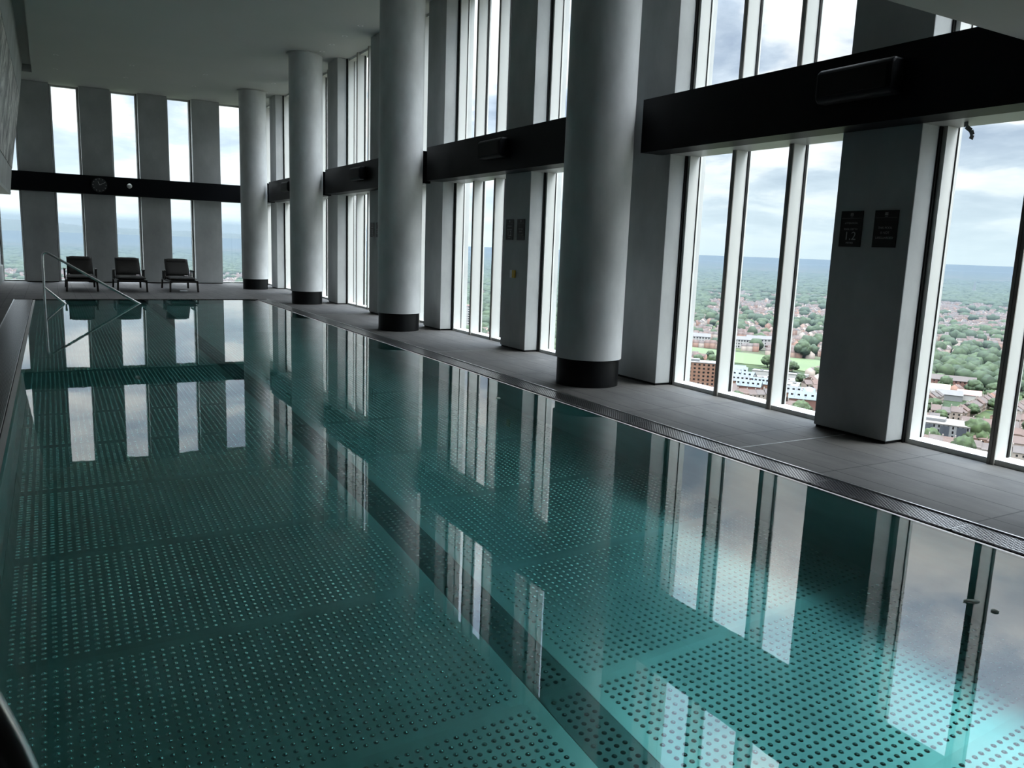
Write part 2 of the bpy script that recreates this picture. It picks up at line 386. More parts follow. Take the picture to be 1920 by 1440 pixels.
for i in range(NP):
    y = PY0 + PLN * (i + .5) - OY
    for me, x, nm in ((mL, (PX0 + 1.99) / 2, 'floor_panel'), (mR, (PX1 + 2.25) / 2, 'floor_panel'), (mM, 2.12, 'lane_marking_panel')):
        o = link(nm, me, pool); o.location = (x - OX, y, -PD)
        if nm[0] == 'l': o['label'] = 'dark lane line panel'
inpool(MB().box(PX0 - OX, PX1 - OX, PY0 - OY, PY1 - OY, -PD - .05, -PD - .011).build('floor_backing', M['poolsteel']))
inpool(MB().box(PX0 - .02 - OX, PX0 - OX, PY0 - OY, PY1 - OY, -PD - .05, -.02).build('left_side_sheet', M['poolsteel']))
inpool(MB().box(PX1 - OX, PX1 + .02 - OX, PY0 - OY, PY1 - OY, -PD - .05, -.02).build('right_side_sheet', M['poolsteel']))
inpool(MB().box(PX0 - OX, PX1 - OX, PY0 - .02 - OY, PY0 - OY, -PD - .05, -.005).build('near_end_sheet', M['poolsteel']))
inpool(MB().box(PX0 - OX, PX1 - OX, PY1 - OY, PY1 + .02 - OY, -PD - .05, -.005).build('far_end_sheet', M['poolsteel']))
# sloping overflow lips and gutter channels
for sgn, x, nm in ((1, PX1, 'overflow_lip'), (-1, PX0, 'overflow_lip')):
    pr_ = [(x - OX, -.0105), (x + sgn * .048 - OX, -.018), (x + sgn * .048 - OX, -.05), (x - OX, -.05)]
    inpool(MB().prism(pr_, 'y', PY0 - OY, PY1 - OY).build(nm, M['lip']))
    g0, g1 = sorted((x + sgn * .05, x + sgn * (.31 if sgn > 0 else .43)))
    gt = tag(empty('overflow_gutter', (g0, OY, -.2)), 'steel overflow gutter along the %s side of the pool' % ('window' if sgn > 0 else 'bulkhead'), 'gutter', 'overflow gutters')
    ch = MB(); W = g1 - g0; Y0, Y1 = PY0 - OY, PY1 - OY
    ch.box(0, W, Y0, Y1, 0, .04); ch.box(0, .004, Y0, Y1, .04, .17); ch.box(W - .004, W, Y0, Y1, .04, .17); ch.build('channel', M['trough'], gt)
    e = (W - .014, W) if sgn > 0 else (0, .014)
    MB().box(e[0], e[1], Y0, Y1, .1701, .204).build('edge_angle', M['steel'], gt)
inpool(MB().box(-.36 - OX, -.26 - OX, 8.82 - OY, 8.94 - OY, -PD + .001, -PD + .02).build('inlet_plate', M['plastic']))

# water surface
wm = bpy.data.meshes.new('pool_water'); wm.from_pydata([(PX0, PY0, -.011), (PX1, PY0, -.011), (PX1, PY1, -.011), (PX0, PY1, -.011)], [], [(0, 1, 2, 3)]); wm.materials.append(M['water'])
tag(link('pool_water', wm), 'still clear teal water filling the steel lap pool', 'water', kind='stuff')

# small white scraps floating on the water
def scrap_mat():
    m, nt, N = mat('wet_white_tissue'); a = N('ShaderNodeBsdfDiffuse'); b = N('ShaderNodeBsdfTranslucent'); a.inputs[0].default_value = b.inputs[0].default_value = (.92, .92, .88, 1)
    mx = N('ShaderNodeMixShader'); mx.inputs[0].default_value = .6; out = N('ShaderNodeOutputMaterial'); nt.links.new(a.outputs[0], mx.inputs[1]); nt.links.new(b.outputs[0], mx.inputs[2]); nt.links.new(mx.outputs[0], out.inputs[0]); return m
M['tissue'] = scrap_mat()
def scrap(x, y, r, lx, label, seed):
    q = np.random.default_rng(seed); m = MB(); n = 10; vs_ = [(0, 0, r * .55)]
    for j, (rr, z) in enumerate(((.6, .5), (1, .15), (.9, -.25), (.4, -.5))):
        for i in range(n):
            a = 2 * math.pi * i / n; k = rr * (1 + .22 * (q.random() - .5)); vs_.append((r * lx * k * math.cos(a), r * k * math.sin(a), r * z * (1 + .3 * (q.random() - .5))))
    vs_.append((0, 0, -r * .55)); f_ = [(0, 1 + i, 1 + (i + 1) % n) for i in range(n)] + [(1 + 3 * n + (i + 1) % n, 1 + 3 * n + i, 1 + 4 * n) for i in range(n)]
    for j in range(3):
        for i in range(n): f_.append((1 + j * n + i, 1 + (j + 1) * n + i, 1 + (j + 1) * n + (i + 1) % n, 1 + j * n + (i + 1) % n))
    m.add(vs_, f_, 0, True); o = m.build('floating_scrap', M['tissue']); o.location = (x, y, -.008); o.rotation_euler = (0, 0, -.5); o.scale = (1, 1, .6); tag(o, label, 'scrap', 'white scraps on the water')
scrap(3.79, 2.03, .020, 2.0, 'larger white scrap floating on the water at the near right', 1)
scrap(3.785, 1.915, .017, 1.1, 'smaller white scrap floating beside the larger one at the near right', 2)
scrap(4.12, 7.42, .020, 1.5, 'tiny white scrap floating farther away in front of the yellow switch pier', 3)
# overflow grates: 1.06 m sections, diamond weave
def grate_mesh(w, l):
    m = MB(); p = .034; hw = w / 2; hl = l / 2
    for sg in (1, -1):
        k = -hl - w
        while k < hl + w:
            # line y = k + sg*x*1.0 clipped to the section
            pts = []
            for x in (-hw, hw): pts.append((x, k + sg * x * 1.3))
            (xa, ya), (xb, yb) = pts
            if ya > yb: (xa, ya), (xb, yb) = (xb, yb), (xa, ya)
            if yb > -hl and ya < hl:
                ta = max(0, (-hl - ya) / (yb - ya)); tb = min(1, (hl - ya) / (yb - ya))
                A = (xa + (xb - xa) * ta, ya + (yb - ya) * ta, -.006); B = (xa + (xb - xa) * tb, ya + (yb - ya) * tb, -.006)
                if (Vector(B) - Vector(A)).length > .01: m.bar(A, B, .0065, .009)
            k += p
    m.box(-hw, hw, -hl, -hl + .006, -.012, -.001); m.box(-hw, hw, hl - .006, hl, -.012, -.001); m.box(-hw, -hw + .005, -hl, hl, -.012, -.001); m.box(hw - .005, hw, -hl, hl, -.012, -.001)
    return m.mesh('drain_grate', M['grate'])
NG = 20; GL = (PY1 - PY0) / NG
gR = grate_mesh(.235, GL - .008); gL = grate_mesh(.355, GL - .008)
for i in range(NG):
    y = PY0 + GL * (i + .5)
    o = link('drain_grate', gR); o.location = (PX1 + .177, y, -.004); tag(o, 'woven steel overflow grate section along the window side of the pool', 'grate', 'overflow grates on the window side')
    o = link('drain_grate', gL); o.location = (PX0 - .235, y, -.004); tag(o, 'woven steel overflow grate section along the left side of the pool', 'grate', 'overflow grates on the left side')

# ------------------------------------------------------------------ handrails
t = tag(empty('pool_handrail', (-.18, 20.6, 0)), 'far stainless handrail sloping down into the water before the loungers', 'handrail')
def rel(pts, o): return [(p[0] - o.location.x, p[1] - o.location.y, p[2] - o.location.z) for p in pts]
MB().tube(rel(fillet([(-.18, 20.6, -1.19), (-.16, 20.6, 1.17), (1.72, 20.6, .0), (2.0, 20.6, -.17), (2.0, 20.6, -1.19)], .16), t), .027).build('top_rail', M['rail'], t)
MB().tube(rel([(-.165, 20.6, .36), (.19, 20.6, .02), (.42, 20.6, -.2)], t), .024).build('lower_rail', M['rail'], t)
t = tag(empty('pool_handrail', (-.06, 1.2, 0)), 'near stainless handrail bending down at the bottom left corner', 'handrail')
MB().tube(rel(fillet([(-.80, 1.2, 0.0), (-.80, 1.2, 1.30), (-.20, 1.2, 1.24), (-.045, 1.2, .78), (-.035, 1.2, -1.19)], .16, 12), t), .0215, 24).build('top_rail', M['rail'], t)

# ------------------------------------------------------------------ loungers
def lounger():
    t = empty('sun_lounger'); W = .36
    fr = MB()
    for s in (-1, 1):
        fr.box(s * W - .022, s * W + .022, .0, 2.0, .27, .325)
    fr.box(-W, W, .0, .05, .27, .325); fr.box(-W, W, 1.95, 2.0, .27, .325); fr.box(-W, W, 1.0, 1.05, .27, .325)
    for k in range(9): fr.box(-W + .02, W - .02, .1 + k * .13, .16 + k * .13, .318, .334)
    fr.build('frame', M['wicker'], t, .004)
    for s in (-1, 1):
        MB().bar((s * W, .05, .28), (s * (W + .012), .02, 0), .05, .055, (0, 1, 0)).build('leg', M['wicker'], t, .004)
        MB().bar((s * W, 1.93, .28), (s * (W + .012), 1.99, 0), .05, .055, (0, 1, 0)).build('leg', M['wicker'], t, .004)
        a = MB().box(s * (W + .03) - .028, s * (W + .03) + .028, .95, 1.5, .545, .575)
        a.box(s * (W + .03) - .02, s * (W + .03) + .02, 1.0, 1.05, .3, .545); a.box(s * (W + .03) - .02, s * (W + .03) + .02, 1.42, 1.47, .3, .545)
        arm = a.build('armrest', M['wicker'], t, .006)
        MB().box(s * (W + .03) - .026, s * (W + .03) + .026, .935, 1.06, .5755, .583).build('pale_pad', M['armtip'], arm, .003)
    def cushion(name, y0, z0, y1, z1, wd, th, par):
        a, b = Vector((0, y0, z0)), Vector((0, y1, z1)); d = (b - a).normalized(); n = Vector((1, 0, 0)).cross(d)
        m = MB(); nu, nv = 10, 14; vs = []; fs_ = []
        for sgn in (1, -1):
            for j in range(nv + 1):
                for i in range(nu + 1):
                    u, v = i / nu * 2 - 1, j / nv * 2 - 1
                    puff = (max(0, 1 - u ** 6)) ** .5 * (max(0, 1 - v ** 8)) ** .5
                    p = a + (b - a) * ((v + 1) / 2) + Vector((u * wd / 2, 0, 0)) + n * (th / 2 + sgn * th / 2 * (.25 + .75 * puff) if True else 0)
                    vs.append(p)
        K = (nu + 1) * (nv + 1)
        for j in range(nv):
            for i in range(nu):
                q = j * (nu + 1) + i; fs_.append((q, q + 1, q + nu + 2, q + nu + 1)); fs_.append((K + q, K + q + nu + 1, K + q + nu + 2, K + q + 1))
        rim = [i for i in range(nu + 1)] + [j * (nu + 1) + nu for j in range(1, nv + 1)] + [nv * (nu + 1) + i for i in range(nu - 1, -1, -1)] + [j * (nu + 1) for j in range(nv - 1, 0, -1)]
        for i in range(len(rim)): p, q = rim[i], rim[(i + 1) % len(rim)]; fs_.append((p, K + p, K + q, q))
        m.add(vs, fs_, 0, True); return m.build(name, M['cushion'], par)
    cushion('seat_cushion', .02, .335, 1.22, .345, .70, .075, t)
    bk = MB()
    for s in (-1, 1): bk.bar((s * .315, 1.22, .33), (s * .30, 1.72, .84), .035, .03, (0, 1, 0))
    for k in range(5): y = 1.27 + .095 * k; bk.bar((-.3, y, .38 + .097 * k), (.3, y, .38 + .097 * k), .05, .012, (0, -.7, .7))
    bk.bar((.0, 1.58, .69), (.0, 1.9, .3), .5, .02, (0, .7, .7))
    bf = bk.build('back_frame', M['wicker'], t)
    bc = cushion('back_cushion', 1.215, .40, 1.665, .855, .645, .075, t)
    # head pillow draped over the top
    pl = MB(); nu, nv = 16, 14; vs = []; fs_ = []
    for j in range(nv):
        an = 2 * math.pi * j / nv
        for i in range(nu + 1):
            u = i / nu * 2 - 1; e = (max(0, 1 - u ** 8)) ** .5 * .9 + .1
            q = Vector((u * .30, 1.575 + (.085 * math.cos(an) * .7 - .04 * math.sin(an)) * e, .835 + (.085 * math.cos(an) * .72 + .036 * math.sin(an)) * e)); vs.append(q)
    for j in range(nv):
        for i in range(nu): fs_.append((j * (nu + 1) + i, j * (nu + 1) + i + 1, ((j + 1) % nv) * (nu + 1) + i + 1, ((j + 1) % nv) * (nu + 1) + i))
    fs_.append([j * (nu + 1) for j in range(nv)]); fs_.append([j * (nu + 1) + nu for j in range(nv)])
    pl.add(vs, fs_, 0, True); pl.build('head_pillow', M['cushion'], t)
    return t
L0 = lounger()
for i, (x, y, l) in enumerate(((.70, 24.62, 'left sun lounger, partly behind the handrail'), (1.93, 24.58, 'middle one of the three dark sun loungers'), (3.26, 24.5, 'right sun lounger, clear of the handrail'))):
    o = L0 if i == 0 else copy_tree(L0); o.location = (x, y, 0); tag(o, l, 'lounger', 'loungers before the far windows')

# ------------------------------------------------------------------ clock and camera on the far beam
t = tag(empty('wall_clock', (1.45, 28.998, 3.07)), 'round dark wall clock on the far black beam', 'clock')
MB().lathe([(.235, 0), (.235, -.05)], axis='y').build('case', M['band'], t)
MB().lathe([(.215, -.0505), (.215, -.052)], axis='y').build('dial', pbr('charcoal_dial', (.06, .063, .066), .25), t)
for k in range(12):
    a = k * math.pi / 6; MB().bar((.17 * math.sin(a), -.055, .17 * math.cos(a)), (.2 * math.sin(a), -.055, .2 * math.cos(a)), .014, .004, (0, 1, 0)).build('hour_mark', M['signtext'], t)
for a, ln, wd in ((1.1, .17, .012), (-.35, .11, .016)): MB().bar((0, -.06, 0), (ln * math.sin(a), -.06, ln * math.cos(a)), wd, .004, (0, 1, 0)).build('hand', M['signtext'], t)
t = tag(empty('security_camera', (2.3, 29.0, 3.09)), 'small white security camera on the far black beam', 'camera')
MB().box(-.05, .05, -.03, 0, -.05, .05).build('bracket', M['plastic'], t, .005)
MB().lathe([(.055, -.03), (.075, -.07), (.075, -.14), (.05, -.19), (.0, -.2)], axis='y', n=24).build('housing', M['plastic'], t)

# ------------------------------------------------------------------ speakers on the long beam
SL = ['black speaker on the nearest transom beam, above the signs', 'black speaker on the second transom beam, right of second column', 'black speaker on the transom beam between second and third columns', 'black speaker on the transom beam left of the third column']
for y, l in zip((4.68, 11.12, 17.37, 23.5), SL):
    t = tag(empty('wall_speaker', (6.018, y, 3.07)), l, 'speaker', 'speakers on the transom beams')
    MB().prism([(-.012, -.14), (-.13, -.14), (-.165, -.10), (-.165, .10), (-.13, .14), (-.012, .14)], 'y', -.37, .37).build('cabinet', M['black'], t, .02)
    MB().box(-.17, -.166, -.32, .32, -.09, .09).build('grille', M['gasket'], t)
    MB().box(-.012, 0, -.1, .1, -.08, .08).build('bracket', M['gasket'], t)

# ------------------------------------------------------------------ signs
def text(s, size, loc, parent, name='lettering', al='CENTER'):
    c = bpy.data.curves.new(name, 'FONT'); c.body = s; c.size = size; c.align_x = al; c.align_y = 'CENTER'; c.extrude = .0006; c.space_line = 1.25
    c.materials.append(M['signtext']); tmp = bpy.data.objects.new(name, c)
    me = bpy.data.meshes.new_from_object(tmp); bpy.data.objects.remove(tmp); o = link(name, me, parent); o.location = loc; return o
def sign(y, kind, label, y0=0):
    t = tag(empty('pool_sign', (6.338, y, 1.88)), label, 'sign', 'black pool signs on the piers'); t.rotation_euler = (math.pi / 2, 0, -math.pi / 2)
    MB().box(-.115, .115, -.16, .16, 0, .008).build('plate', M['sign'], t)
    MB().box(-.105, .105, .094, .0955, .0082, .0088).build('rule_line', M['greymetal'], t)
    cr = MB()
    for k in (-1, 0, 1): cr.box(k * .011 - .003, k * .011 + .003, .118, .142, .0082, .0088)
    cr.box(-.017, .017, .118, .121, .0082, .0088); cr.box(-.014, .014, .106, .109, .0082, .0088); cr.build('crest', M['signtext'], t)
    if kind == 0:
        text('ATTENTION', .024, (0, .05, .0084), t); text('POOL DEPTH', .024, (0, -.003, .0084), t); text('1.2', .105, (0, -.066, .0084), t, 'numerals'); text('METRES', .022, (0, -.125, .0084), t)
    else:
        for s, z in (('THIS POOL', .008), ('IS NOT', -.034), ('LIFEGUARDED', -.078)): text(s, .028 if s != 'LIFEGUARDED' else .027, (0, z, .0084), t)
sp = {2: 'nearest signed pier', 4: 'pier with the yellow switch', 6: 'pier left of the second nearest column', 8: 'farthest signed pier'}
for k, l in sp.items():
    y = PIER_Y[k]
    sign(y + .585, 0, 'black pool depth 1.2 metres sign on the ' + l); sign(y + .235, 1, 'black not lifeguarded sign on the ' + l)
t = tag(empty('switch_plate', (6.338, PIER_Y[4] + .43, 1.19)), 'small yellow and steel switch plate below the signs', 'switch')
MB().box(-.012, 0, .0, .09, -.06, .06).build('steel_plate', M['steel'], t, .003); MB().box(-.03, 0, -.085, -.005, -.06, .06).build('yellow_box', M['yellow'], t, .006)
# loose strip hanging below the near beam
tp = MB(); P = [(6.5, 4.05, 2.741), (6.49, 4.04, 2.70), (6.5, 4.0, 2.665), (6.5, 3.985, 2.63), (6.51, 4.0, 2.6)]
for a, c_ in zip(P, P[1:]): tp.bar(a, c_, .035, .003, (1, 0, 0))
tag(tp.build('loose_tape', M['greymetal']), 'curled loose strip hanging below the near beam', 'tape')

# ------------------------------------------------------------------ downlights
DL = [(.38, 24.58), (.38, 26.69), (2.15, 24.66), (4.0, 24.59), (4.0, 26.68), (5.84, 16.95), (5.84, 17.98), (5.84, 18.91), (5.86, 19.75), (5.86, 24.57), (2.15, 26.68)]
for x, y in DL:
    t = tag(empty('downlight', (x, y, ZC)), 'small unlit round downlight flush in the grey ceiling', 'downlight', 'ceiling downlights')
    MB().lathe([(.06, -.004), (.06, -.0005)], n=24).build('trim_ring', M['plastic'], t); MB().lathe([(.038, -.006), (.038, -.0042)], n=20).build('lens', M['greymetal'], t)
t = tag(MB().box(3.22, 3.42, 25.0, 25.18, .0, .006).build('floor_plate', M['steel']), 'small shiny steel plate on the deck under the right lounger', 'plate')

HAZE = 2400
CITY = .18           # scale on all city colours, lowered to offset the bright upper sky
def cty(c, k=None): return tuple(x * (k or CITY) for x in c)
_pbr = pbr
def cpbr(name, col, rough=.5, col2=None, **k): return _pbr(name, cty(col), rough, col2=cty(col2) if col2 else None, **k)
# ------------------------------------------------------------------ the city far below
G = -100.0
def attr_mat(name, stops, rough=.8, var=.15, scale=.15):
    """every copy picks its own tone from the ramp, with a little mottling"""
    m, nt, N = mat(name); L = nt.links.new
    p = N('ShaderNodeBsdfPrincipled', i_Roughness=rough); p.inputs['Specular IOR Level'].default_value = .2; out = N('ShaderNodeOutputMaterial'); L(p.outputs[0], out.inputs[0])
    g = N('ShaderNodeNewGeometry'); t = N('ShaderNodeTexNoise', i_Scale=scale, i_Detail=4); L(g.outputs['Position'], t.inputs['Vector'])
    oi = N('ShaderNodeObjectInfo'); rp = N('ShaderNodeMath', operation='MULTIPLY'); rp.inputs[1].default_value = .6; L(g.outputs['Random Per Island'], rp.inputs[0])
    a = N('ShaderNodeMath', operation='MULTIPLY_ADD'); a.inputs[1].default_value = .4; L(oi.outputs['Random'], a.inputs[0]); L(rp.outputs[0], a.inputs[2])
    c = ramp(nt, [(q, cty(w_)) for q, w_ in stops], a.outputs[0]); mu = N('ShaderNodeMix', data_type='RGBA', blend_type='MULTIPLY'); mu.inputs[0].default_value = 1
    L(c, mu.inputs[6]); L(ramp(nt, [(.3, (1 - var,) * 3), (.7, (1 + var,) * 3)], t.outputs[0]), mu.inputs[7]); L(mu.outputs[2], p.inputs['Base Color']); return m
TREE = attr_mat('tree_leaves', [(0, (.030, .070, .030)), (.4, (.050, .095, .040)), (.75, (.085, .14, .045)), (1, (.040, .085, .045))], var=.45, scale=.35)
ROOF = attr_mat('slate_and_clay_roofs', [(0, (.16, .11, .10)), (.4, (.24, .15, .125)), (.7, (.19, .165, .16)), (1, (.32, .22, .18))], var=.12)
WALL = attr_mat('house_walls', [(0, (.42, .20, .14)), (.35, (.56, .33, .25)), (.6, (.72, .60, .52)), (1, (.80, .74, .68))], var=.1)
brick = cpbr('orange_brick', (.50, .24, .14), .8, var=.15, scale=.4)
redbrick = cpbr('red_brick', (.36, .15, .11), .8, var=.15, scale=.4)
whitew = cpbr('white_render', (1.0, .98, .95), .7)
greyw = cpbr('pale_grey_panel', (.42, .43, .45), .6); darkp = cpbr('slate_blue_panel', (.09, .11, .15), .5)
flatroof = cpbr('pale_flat_roof', (.33, .30, .275), .8, var=.15, scale=.3); greyroof = cpbr('grey_roof', (.22, .21, .21), .8, var=.15, scale=.3)
blueroof = cpbr('blue_grey_sheet_roof', (.14, .195, .23), .7, var=.12, scale=.2); whiteroof = cpbr('white_sheet_roof', (.34, .34, .335), .7, var=.1, scale=.2)
yellowroof = cpbr('pale_yellow_roof', (.68, .58, .36), .7); redroof = cpbr('red_sheet_roof', (.45, .12, .09), .6); winm = cpbr('dark_window', (.02, .022, .028), .2)
grassm = cpbr('mown_grass', (.115, .215, .04), .9, var=.15, scale=.02, col2=(.15, .245, .055))

def ground_mat():
    m, nt, N = mat('town_and_woodland_ground'); L = nt.links.new
    p = N('ShaderNodeBsdfPrincipled', i_Roughness=.9); p.inputs['Specular IOR Level'].default_value = .1; out = N('ShaderNodeOutputMaterial'); L(p.outputs[0], out.inputs[0])
    tc = N('ShaderNodeTexCoord')
    vo = N('ShaderNodeTexVoronoi', i_Scale=1 / 13); L(tc.outputs['Object'], vo.inputs['Vector'])
    sp = N('ShaderNodeSeparateColor'); L(vo.outputs['Color'], sp.inputs[0])
    roofs = ramp(nt, [(q, cty(w_)) for q, w_ in [(0, (.17, .15, .14)), (.3, (.25, .17, .14)), (.6, (.30, .27, .25)), (.85, (.16, .18, .10)), (1, (.52, .46, .42))]], sp.outputs[0])
    v2 = N('ShaderNodeTexVoronoi', i_Scale=1 / 17); L(tc.outputs['Object'], v2.inputs['Vector']); s2 = N('ShaderNodeSeparateColor'); L(v2.outputs['Color'], s2.inputs[0])
    greens = ramp(nt, [(q, cty(w_)) for q, w_ in [(0, (.045, .085, .04)), (.5, (.075, .12, .05)), (.85, (.11, .16, .06)), (1, (.20, .26, .10))]], s2.outputs[1])
    n = N('ShaderNodeTexNoise', i_Scale=1 / 420, i_Detail=5, i_Roughness=.6); L(tc.outputs['Object'], n.inputs['Vector'])
    k = ramp(nt, [(.47, (0, 0, 0)), (.56, (1, 1, 1))], n.outputs[0])
    mx = N('ShaderNodeMix', data_type='RGBA'); L(k, mx.inputs[0]); L(greens, mx.inputs[6]); L(roofs, mx.inputs[7]); L(mx.outputs[2], p.inputs['Base Color']); return m
gm = MB(); n_ = 96
gm.add([(0, 0, G)] + [(13000 * math.cos(2 * math.pi * i / n_), 13000 * math.sin(2 * math.pi * i / n_), G) for i in range(n_)], [(0, i + 1, (i + 1) % n_ + 1) for i in range(n_)])
tag(gm.build('ground', ground_mat()), 'wide green and brown city plain seen from the tower', 'ground', kind='structure')
# distant ridge on the left
hm = MB(); vs_ = []; K = 80
for i in range(K + 1):
    a = math.radians(-8 + 30 * i / K); h = (95 * math.exp(-((i / K - .10) / .28) ** 2) + 32 * math.exp(-((i / K - .55) / .2) ** 2)) * (1 + .10 * math.sin(i * .9) + .06 * math.sin(i * 2.3)) + 12
    for r, z in ((7600, G), (8300, G + (100 + h) * .72), (9000, G + 100 + h * .9), (10500, G)): vs_.append((r * math.sin(a), r * math.cos(a), z))
hm.add(vs_, [(i * 4 + j, i * 4 + j + 1, i * 4 + j + 5, i * 4 + j + 4) for i in range(K) for j in range(3)], 0, True)
tag(hm.build('hills', cpbr('wooded_hillside', (.06, .10, .07), .9, var=.3, scale=.006)), 'low wooded ridge on the horizon beyond the far windows', 'hills', kind='structure')

# what shows through the window openings, from the camera
def shows(x, y):
    if y <= 0: return False
    if x > 0 and y / x < 29 / 6.6:
        s = 6.5 * y / x
        if s < 2.2 or not any(a + .05 < s < c_ - .05 for a, c_ in spans): return False
    else:
        s = 29.4 * x / y
        if not any(a + .02 < s < c_ - .02 for a, c_ in fs): return False
    d = math.hypot(x, y)
    for cy_ in COLY:
        if abs(x * cy_ - y * COLX) / d < .44: return False
    return True
def nz(x, y, s, ph=0):
    return (math.sin(x / s + 1.3 * ph + 1.7 * math.sin(y / s * .7 + ph)) + math.sin(y / s * 1.1 + 2.1 * ph + 1.3 * math.sin(x / s * .8 - ph))) / 4 + .5

FIELD = [(548, 628), (554, 570), (590, 514), (590, 468), (650, 470), (671, 543), (645, 586), (620, 636), (603, 690), (575, 690)]
tag(MB().prism(FIELD, 'z', G - .5, G + .6).build('playing_field', grassm), 'bright green playing field in front of the white apartment rows', 'field')
def infield(x, y, pad=0):
    c = False; P = FIELD
    for i in range(len(P)):
        (x1, y1), (x2, y2) = P[i], P[i - 1]
        if (y1 > y) != (y2 > y) and x < (x2 - x1) * (y - y1) / (y2 - y1) + x1: c = not c
    return c
KEEP = []           # (x, y, r) footprints kept clear
def clear(x, y, r=6):
    return not infield(x, y) and all((x - a) ** 2 + (y - c_) ** 2 > (q + r) ** 2 for a, c_, q in KEEP)

def building(name, label, cat, c, w, d, h, face, floors, cols, wm_, rm_, win=(1.3, 1.5), roof='flat', group=None, sides=True, parapet=True, wz=.5, stripes=None):
    """face = compass direction (degrees from +Y to +X) the long front looks to"""
    t = tag(empty(name, (c[0], c[1], G), -math.radians(face) + math.pi), label, cat, group)     # local -Y is the front
    KEEP.append((c[0], c[1], max(w, d) * .55))
    MB().box(-w / 2, w / 2, -d / 2, d / 2, 0, h).build('walls', wm_, t)
    if roof == 'flat':
        r = MB(); r.box(-w / 2 - .2, w / 2 + .2, -d / 2 - .2, d / 2 + .2, h, h + .5); r.build('roof', rm_, t)
        if parapet:
            q = MB(); q.box(-w * .2, w * .1, -d * .2, d * .2, h + .5, h + 2.2); q.build('plant_room', greyw, t)
    else:
        MB().prism([(-d / 2 - .5, h), (d / 2 + .5, h), (0, h + d * .32)], 'x', -w / 2 - .3, w / 2 + .3).build('roof', rm_, t)
    fh = h / max(floors, 1)
    wmesh = MB().box(-win[0] / 2, win[0] / 2, -.06, .06, 0, win[1]).mesh('window', winm) if floors else None
    for f in range(floors):
        for k in range(cols):
            o = link('window', wmesh, t); o.location = (-w / 2 + w * (k + .5) / cols, -d / 2, f * fh + fh * wz * .6)
        if sides:
            ns = max(1, int(d / w * cols))
            for s in (-1, 1):
                for k in range(ns):
                    o = link('window', wmesh, t); o.location = (s * w / 2, -d / 2 + d * (k + .5) / ns, f * fh + fh * wz * .6); o.rotation_euler = (0, 0, math.pi / 2)
    if stripes:
        for k in range(stripes):
            x = -w / 2 + w * (k + .5) / stripes; MB().box(x - w / stripes * .28, x + w / stripes * .28, -d / 2 - .12, -d / 2 - .07, h * .05, h * .95).build('cladding_bay', darkp, t)
    return t
building('apartment_block', 'orange brick apartment block in front of the playing field', 'apartment block', (417, 447), 30, 14, 22.3, 225, 8, 9, brick, whiteroof, (1.5, 1.3))
WG = 'white apartment rows behind the playing field'
for c, w, l in (((640, 684), 26, 'white three storey apartment row with dark windows, leftmost behind the field'), ((669, 648), 24, 'white three storey apartment row, middle one behind the field'), ((697, 646), 30, 'white three storey apartment row, rightmost behind the field')):
    building('apartment_row', l, 'apartment row', c, w, 11, 9.6, 222 if w != 30 else 212, 3, 8, whitew, greyroof, (1.3, 1.7), 'gable', WG)
building('brick_terrace', 'long red brick row with gabled roof in the rightmost window', 'housing row', (640, 385), 38, 11, 7.5, 238, 3, 12, redbrick, ROOF, (1.1, 1.2), 'gable')
building('brick_terrace', 'low red brick block right of the white apartment rows', 'housing row', (688, 610), 26, 10, 6, 228, 2, 7, redbrick, ROOF, (1.1, 1.2), 'gable')
building('modern_apartment_block', 'pale grey flat roofed block with dark slate bays, low in the rightmost window', 'apartment block', (447, 272), 34, 20, 10.5, 244, 4, 14, greyw, flatroof, (.9, 1.5), stripes=4)
building('tower_block', 'slim white tower block with red top left of the yellow switch pier', 'tower block', (430, 864), 12, 12, 31, 206, 11, 4, whitew, redroof, (1.5, 1.2), parapet=False)
building('shed', 'pale yellow roofed shed in the rightmost window', 'shed', (597, 372), 24, 12, 5, 238, 0, 0, greyw, yellowroof, roof='gable')
building('shed', 'grey roofed shed beside the red roofed shed in the rightmost window', 'shed', (585, 353), 22, 10, 4.5, 238, 0, 0, greyw, greyroof, roof='gable')
building('shed', 'red roofed shed in the rightmost window', 'shed', (601, 345), 16, 10, 4.5, 238, 0, 0, whitew, redroof, roof='gable')
greyblue = cpbr('dull_grey_sheet_roof', (.12, .135, .15), .7, var=.12, scale=.2)
WH = [(508, 497, 20, 12, 5, 0, 'small blue grey roofed unit at the far corner of the yard'), (494, 480, 18, 14, 6, 0, 'blue grey roofed unit just below the playing field'),
      (482, 474, 15, 14, 6, 2, 'dull grey roofed unit behind the brick fronted sheds'), (476, 456, 20, 13, 7, 0, 'blue grey roofed unit in the middle of the yard'),
      (463, 447, 16, 12, 6, 2, 'dull grey roofed unit left in the yard'), (452, 425, 18, 12, 6, 0, 'blue grey roofed unit close above the window sill'),
      (466, 426, 14, 12, 7, 0, 'narrow blue grey unit between the yard roofs'), (503, 446, 30, 16, 5, 1, 'wide white flat roofed unit at the right of the yard'),
      (489, 424, 22, 15, 6, 1, 'white flat roofed unit beside the blue tank'), (476, 402, 20, 16, 6, 1, 'white flat roofed unit close to the wide signed pier'),
      (456, 392, 18, 12, 7, 2, 'dull grey roofed unit left of the blue tank'), (447, 368, 22, 14, 7, 0, 'blue grey roofed unit at the foot of the wide signed pier'),
      (540, 474, 46, 8, 4, 1, 'long pale shed between the yard and the field')]
